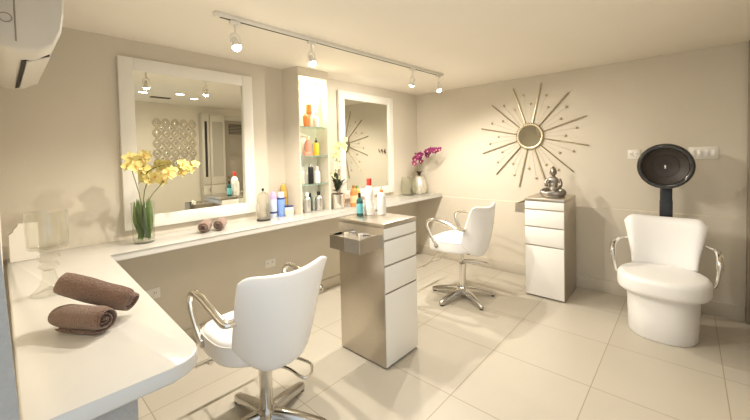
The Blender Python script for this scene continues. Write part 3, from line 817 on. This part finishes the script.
# two squat vases and the purple orchid at the far end
b = NB(); lathe(b, [(0.070, 0.0), (0.076, 0.004), (0.088, 0.06), (0.090, 0.10), (0.084, 0.17), (0.074, 0.225), (0.076, 0.240), (0.073, 0.241), (0.071, 0.225), (0.081, 0.17), (0.086, 0.10), (0.084, 0.06), (0.070, 0.012), (0.0, 0.010)], 64, ribs=16, ribd=0.015)
o = tag(finish('ribbed_vase', b, M_['glassg']), 'empty ribbed grey-green glass vase left of the purple orchid vase', 'vase'); o.location = (3.62, 2.740, HK); o.scale = (1.2, 1.2, 1.0)
b = NB(); lathe(b, [(0.068, 0.0), (0.080, 0.004), (0.094, 0.05), (0.095, 0.09), (0.084, 0.145), (0.066, 0.19), (0.052, 0.225), (0.056, 0.240), (0.052, 0.240), (0.048, 0.225), (0.0, 0.205)], 64, ribs=14, ribd=0.02)
o = tag(finish('gourd_vase', b, M_['vasemer']), 'gourd shaped gold-silver glass vase holding the purple orchid', 'vase'); o.location = (3.872, 2.745, HK); o.scale = (1.12, 1.12, 1.0)
t = thing('purple_orchid', 'magenta purple orchid in the gourd vase at the far counter end', 'orchid', (3.872, 2.745, HK+0.2405))
b = NB()
for k in range(7):
    a = 2*PI*k/7; leaf(b, (0.008*math.cos(a), 0.008*math.sin(a), 0.0), (0.028*math.cos(a), 0.028*math.sin(a), 0.05), (0.075*math.cos(a), 0.075*math.sin(a), 0.05+0.01*(k % 3)), 0.03)
finish('leaf_rosette', b, M_['soil'], t)
pp = flower_proto('purple', 'yellow', 0.088)
flower_stem(t, [(0, 0, 0.0), (-0.01, -0.01, 0.10), (-0.02, -0.03, 0.20), (-0.07, -0.05, 0.28), (-0.15, -0.065, 0.26), (-0.21, -0.08, 0.17)], pp, 10, 0.42, (0.8, 1.1), (-0.5, -1, 0.0), 0.030, 31)
flower_stem(t, [(0.01, 0, 0.0), (0.01, -0.02, 0.13), (0.0, -0.08, 0.24), (-0.04, -0.16, 0.30), (-0.08, -0.26, 0.33), (-0.12, -0.37, 0.34)], pp, 11, 0.48, (0.8, 1.1), (-0.6, -1, 0.0), 0.028, 37)

# ================================================================== BOTTLES
def bottle(name, label, cat, loc, r, h, body, cap, shape='round', caph=0.22, capr=0.5, band=None, sy=1.0, group=None, capshape='flat', neck=True, rz=0):
    t = thing(name, label, cat, loc, rz, group)
    hb = h*(1-caph)
    if shape == 'round':
        pr = [(r*0.9, 0), (r, 0.004), (r, hb*0.78), (r*0.92, hb*0.87), (r*0.55, hb*0.96), (r*0.42, hb)]
    elif shape == 'can':
        pr = [(r*0.93, 0), (r, 0.004), (r, hb-0.006), (r*0.9, hb)]
    elif shape == 'taper':
        pr = [(r*0.75, 0), (r*0.8, 0.004), (r, hb*0.5), (r*0.98, hb*0.8), (r*0.6, hb*0.96), (r*0.45, hb)]
    elif shape == 'waist':
        pr = [(r*0.9, 0), (r, 0.005), (r, hb*0.35), (r*0.82, hb*0.52), (r*0.95, hb*0.72), (r*0.8, hb*0.88), (r*0.45, hb*0.97), (r*0.42, hb)]
    elif shape == 'tube':
        pr = [(r*0.6, 0), (r*0.62, 0.004), (r*0.8, hb*0.3), (r, hb*0.9), (r, hb)]
    else:
        pr = [(r*0.9, 0), (r, 0.003), (r, hb-0.003), (r*0.95, hb)]
    finish('bottle_body' if cat == 'bottle' else 'body', lathe(NB(), pr, 24, sy=sy), M_[body], t)
    if cap:
        rc = r*capr
        if capshape == 'dome': cpz = [(rc, hb+0.0003), (rc*1.02, hb+0.002), (rc, hb+(h-hb)*0.6), (rc*0.7, hb+(h-hb)*0.9), (0, h)]
        elif capshape == 'pump':
            cpz = [(rc, hb+0.0003), (rc, hb+(h-hb)*0.35), (rc*0.35, hb+(h-hb)*0.4), (rc*0.35, hb+(h-hb)*0.75), (rc*0.8, hb+(h-hb)*0.78), (rc*0.8, h), (0, h)]
        elif capshape == 'nozzle': cpz = [(rc, hb+0.0003), (rc, hb+(h-hb)*0.45), (rc*0.45, hb+(h-hb)*0.55), (rc*0.25, h), (0, h)]
        else: cpz = [(rc*0.96, hb+0.0003), (rc, hb+0.003), (rc, h-0.003), (rc*0.93, h), (0, h)]
        finish('cap', lathe(NB(), cpz, 20, sy=sy if capr > 0.8 else 1), M_[cap], t)
    if band:
        z0, z1, bm_ = band
        finish('wrap_label', torus(NB(), [(r*1.004, hb*z0), (r*1.012, hb*z0+0.001), (r*1.012, hb*z1-0.001), (r*1.004, hb*z1)], 24, sy=sy), M_[bm_], t)
    return t
ZT = 0.967
bottle('hair_product_bottle', 'small dark green bottle with aqua label on the middle trolley', 'bottle', (1.800, 1.825, ZT), 0.025, 0.172, 'p_teal', 'black', 'round', 0.2, 0.42, (0.15, 0.68, 'p_aqua'))
bottle('hair_product_bottle', 'large white bottle with a bright red cap on the middle trolley', 'bottle', (1.880, 1.800, ZT), 0.042, 0.275, 'p_white', 'p_red', 'waist', 0.19, 0.46, (0.12, 0.33, 'p_label'))
bottle('hair_product_bottle', 'white bottle with a small orange nozzle on the middle trolley', 'bottle', (1.937, 1.727, ZT), 0.033, 0.212, 'p_white', 'p_orange', 'round', 0.2, 0.4, (0.15, 0.7, 'p_label'), capshape='nozzle')
K = HK
bottle('hair_product_bottle', 'amber orange bottle on the counter right of the silver pot', 'bottle', (2.520, 2.640, K), 0.041, 0.222, 'p_amber', 'p_brown', 'round', 0.13, 0.42, (0.2, 0.6, 'p_peach'))
bottle('hair_product_bottle', 'smaller amber bottle with dark top behind the dark green bottle', 'bottle', (2.660, 2.735, K), 0.038, 0.205, 'p_gold', 'p_green', 'round', 0.16, 0.42, (0.2, 0.6, 'p_peach'))
# group left of the niche
bottle('hair_product_bottle', 'slim lilac topped bottle between the glass cloche and the blue bottle', 'bottle', (1.647, 2.775, K), 0.031, 0.232, 'p_paleblue', 'p_lilac', 'can', 0.30, 0.9, (0.22, 0.32, 'p_navy'), capshape='dome')
bottle('hair_product_bottle', 'bright blue bottle with a white cap left of the niche', 'bottle', (1.716, 2.762, K), 0.034, 0.222, 'p_blue', 'p_white', 'can', 0.22, 0.86, (0.90, 0.985, 'p_navy'))
bottle('spray_can', 'tall amber gold can behind the small white jar', 'bottle', (1.784, 2.822, K), 0.030, 0.29, 'p_gold', 'p_gold', 'can', 0.24, 0.95, (0.70, 0.74, 'p_brown'), capshape='dome')
bottle('cream_jar', 'small white jar with a dark lid at the foot of the niche column', 'jar', (1.772, 2.722, K), 0.040, 0.095, 'p_white', 'p_navy', 'can', 0.14, 1.03, (0.2, 0.75, 'p_cream'))
# glass cloche
t = thing('glass_cloche', 'tall grey glass cloche with a dark knob, right of the left mirror', 'cloche', (1.508, 2.705, K))
finish('base_disc', lathe(NB(), [(0.055, 0), (0.057, 0.003), (0.057, 0.012), (0.052, 0.016), (0, 0.016)], 30), M_['mesh'], t)
finish('dome', lathe(NB(), [(0.050, 0.0165), (0.053, 0.018), (0.053, 0.20), (0.045, 0.225), (0.02, 0.245), (0.0, 0.249), (0.0, 0.246), (0.019, 0.242), (0.043, 0.223), (0.0505, 0.20), (0.0505, 0.018)], 30), M_['glass'], t)
finish('knob', lathe(NB(), [(0.004, 0.2495), (0.006, 0.253), (0.011, 0.262), (0.008, 0.275), (0.0, 0.278)], 14), M_['black'], t)

# ================================================================== NICHE SHELVES + BOTTLES
SH = [1.148, 1.423, 1.701, 1.984]
names = ['lowest', 'second', 'third', 'topmost']
for z, nm in zip(SH, names):
    t = thing('glass_shelf', f'{nm} glass shelf in the lit niche, counted up from the counter', 'shelf', ((NX0+NX1)/2, 0, z), 0, 'glass shelves in the niche')
    hw = (NX1-NX0)/2-0.002
    finish('glass_pane', box(NB(), -hw, CY0+0.013, -0.004, hw, YA-0.014, 0.004), M_['shelf'], t, smooth=False)
    finish('polished_edge', box(NB(), -hw, CY0+0.009, -0.004, hw, CY0+0.0128, 0.004), M_['shelfedge'], t, smooth=False)
    for sx in (-1, 1): finish('shelf_pin', box(NB(), sx*hw-(0.012 if sx > 0 else 0), CY0+0.05, -0.013, sx*hw+(0.012 if sx < 0 else 0), CY0+0.062, -0.0045), M_['chrome'], t)
def nb(x, y, z, r, h, body, cap, label, **k):
    bottle('hair_product_bottle', label, 'bottle', (NX0 + x*0.955, y, z+0.0045 if z > HK+0.01 else z), r, h, body, cap, group='bottles in the lit niche', **k)
# counter level
nb(0.040, 2.775, HK, 0.028, 0.20, 'p_white', 'p_white', 'plain white bottle at counter level, left side of the niche', shape='can', caph=.2, capr=.7)
nb(0.105, 2.735, HK, 0.035, 0.195, 'p_silver', 'p_white', 'silver bottle at counter level, front left in the niche', shape='round', caph=.2, capr=.5)
nb(0.178, 2.790, HK, 0.028, 0.175, 'p_teal', 'black', 'dark bottle at counter level between two silver bottles in the niche', shape='can', caph=.2, capr=.6)
nb(0.252, 2.735, HK, 0.038, 0.19, 'p_silver', 'black', 'wide silver bottle with black top at counter level, right in the niche', shape='round', caph=.2, capr=.45)
# lowest shelf
nb(0.045, 2.765, SH[0], 0.028, 0.17, 'p_cream', 'p_silver', 'cream bottle at the left of the lowest niche shelf', shape='round')
nb(0.108, 2.80, SH[0], 0.026, 0.16, 'p_label', 'p_white', 'pale bottle second from left on the lowest niche shelf', shape='can')
nb(0.168, 2.745, SH[0], 0.026, 0.185, 'black', 'p_silver', 'black bottle with a pale top on the lowest niche shelf', shape='can', caph=.12, capr=.6)
nb(0.262, 2.765, SH[0], 0.033, 0.165, 'p_label', 'p_white', 'wide white bottle at the right of the lowest niche shelf', shape='round')
# second shelf
nb(0.045, 2.755, SH[1], 0.030, 0.20, 'p_peach', 'p_brown', 'peach bottle with brown cap on the second niche shelf, left', shape='taper', caph=.24, capr=.5)
nb(0.158, 2.765, SH[1], 0.033, 0.19, 'p_coral', 'p_cream', 'coral bottle in the middle of the second niche shelf', shape='round', caph=.2)
nb(0.252, 2.755, SH[1], 0.028, 0.175, 'p_yellow', 'black', 'yellow bottle with a black dropper cap on the second niche shelf', shape='can', caph=.28, capr=.45, capshape='nozzle')
t = tag(finish('product_box', box(NB(), -0.04, -0.02, 0, 0.04, 0.02, 0.035, 0.002), M_['p_coral']), 'low coral box in front on the second niche shelf', 'box'); t.location = (NX0+0.105, 2.708, SH[1]+0.0045)
# third shelf
nb(0.050, 2.765, SH[2], 0.026, 0.17, 'p_label', 'p_amber', 'pale bottle with amber cap on the third niche shelf, far left', shape='round')
nb(0.118, 2.745, SH[2], 0.026, 0.13, 'p_orange', 'p_peach', 'short orange bottle on the third niche shelf', shape='tube', caph=.2, capr=.6)
nb(0.190, 2.775, SH[2], 0.036, 0.225, 'p_peach', 'p_orange', 'tall bottle with a big orange top on the third niche shelf', shape='round', caph=.42, capr=.85)
nb(0.262, 2.755, SH[2], 0.028, 0.15, 'p_white', 'p_peach', 'white bottle with a peach cap on the third niche shelf, right', shape='round')
# top shelf
nb(0.070, 2.775, SH[3], 0.024, 0.115, 'p_label', 'p_yellow', 'small pale bottle with yellow cap on the topmost niche shelf', shape='round')
nb(0.165, 2.765, SH[3], 0.026, 0.12, 'p_white', 'p_peach', 'small white bottle mid topmost niche shelf', shape='can', caph=.3, capr=.7)
nb(0.262, 2.775, SH[3], 0.024, 0.105, 'p_label', 'p_silver', 'small pale bottle with silver cap on the topmost niche shelf', shape='round')
# lamp in the niche top
t = thing('niche_lamp', 'bright small puck lamp under the top of the lit niche', 'lamp', ((NX0+NX1)/2, 2.765, NZ1))
finish('lamp_ring', torus(NB(), [(0.034, -0.0005), (0.042, -0.0005), (0.042, -0.010), (0.034, -0.012)], 24), M_['plate'], t)
finish('lens', lathe(NB(), [(0.033, -0.001), (0.033, -0.008), (0, -0.009)], 24), M_['bulb'], t)
lamp('niche_light', 'SPOT', ((NX0+NX1)/2, 2.765, NZ1-0.02), NICHE_W, (1, 0.93, 0.8), 0.03, angle=170, blend=0.4)

# ================================================================== BEHIND THE CAMERA (seen in the mirrors)
# ogee wall ornament
t = thing('wall_ornament', 'brass openwork wall ornament of pointed rings with mirror dots, seen in the left mirror', 'wall art', (2.06, YF, 1.62))
nx, ny, px_, pz_ = 5, 5, 0.132, 0.160
tiles = []
b = NB()
for i in range(nx):
    for j in range(ny):
        x, z = (i-(nx-1)/2)*px_, (j-(ny-1)/2)*pz_
        tiles.append((x, z))
        if i < nx-1 and j < ny-1: tiles.append((x+px_/2, z+pz_/2))
        for sc in (1.0, 0.72):
            pts = []
            for k in range(25):
                a = 2*PI*k/24
                pts.append((x + 0.060*sc*math.cos(a)*(1-0.25*abs(math.sin(a))), 0.010, z + 0.074*sc*math.sin(a)*(0.8+0.2*abs(math.sin(a)))))
            tube(b, pts, 0.0045, 6, 0)
finish('lattice', b, M_['gold'], t)
proto_t = None
for x, z in tiles:
    if proto_t is None:
        b = NB(); lathe(b, [(0.022, 0.0), (0.022, 0.004), (0.018, 0.006), (0, 0.006)], 12); bmesh.ops.transform(b, matrix=Matrix.Rotation(R(-90), 4, 'X'), verts=b.verts)
        proto_t = q = finish('mirror_dot', b, M_['mirror'], t)
    else:
        q = proto_t.copy(); COL.objects.link(q)
    q.location = (x, 0.010, z)
    q.rotation_euler = (random.uniform(-.06, .06), 0, random.uniform(-.06, .06))
# tall cabinet with glazed doors
t = thing('tall_cabinet', 'tall beige cabinet with narrow glazed doors, seen in the left mirror', 'cabinet', (2.63, YF, 0))
finish('cabinet_body', box(NB(), -0.20, 0.001, 0, 0.20, 0.10, 2.14, 0.003), M_['cab'], t)
for x0, x1 in ((-0.195, -0.075), (-0.065, 0.195)):
    d = finish('cabinet_door', box(NB(), x0, 0.1005, 0.92, x1, 0.12, 2.11, 0.003), M_['cab'], t)
    finish('glass_pane', box(NB(), x0+0.04, 0.1202, 1.05, x1-0.04, 0.124, 2.0), mat('cabinet_glass', (0.40, 0.365, 0.30), 0.08) if x1 > 0 else M_['dark'], d)
    d2 = finish('lower_door', box(NB(), x0, 0.1005, 0.06, x1, 0.12, 0.90, 0.003), M_['cab'], t)
    finish('knob', lathe(NB(), [(0.006, 0), (0.011, 0.012), (0, 0.016)], 10).__class__() if False else box(NB(), x1-0.02, 0.1205, 0.80, x1-0.012, 0.135, 0.86, 0.002), M_['gold'], d2)
# panelled door
b = box(NB(), 2.80, YF+0.001, 0.0, 2.87, YF+0.02, 2.13, 0.003); box(b, 3.57, YF+0.001, 0, 3.64, YF+0.02, 2.13, 0.003); box(b, 2.87, YF+0.001, 2.05, 3.57, YF+0.02, 2.13, 0.003)
struct('trim_4', b, M_['cab'])
d = struct('door_1', box(NB(), 2.875, YF+0.001, 0.008, 3.565, YF+0.008, 2.045), M_['doorp'])
for z0, z1 in ((0.15, 0.72), (0.82, 1.32), (1.42, 1.72)):
    finish('door_panel', box(NB(), 2.97, YF+0.0085, z0, 3.47, YF+0.014, z1, 0.004), M_['doorp'], d)
lv = finish('door_vent', box(NB(), 2.95, YF+0.0085, 1.80, 3.49, YF+0.012, 1.98, 0.002), M_['dark'], d)
for k in range(6): finish('slat', box(NB(), 2.96, YF+0.0125, 1.815+k*0.027, 3.48, YF+0.016, 1.827+k*0.027), M_['doorp'], lv)
finish('door_handle', sphere(NB(), (2.93, YF+0.03, 1.02), 0.02), M_['gold'], d)
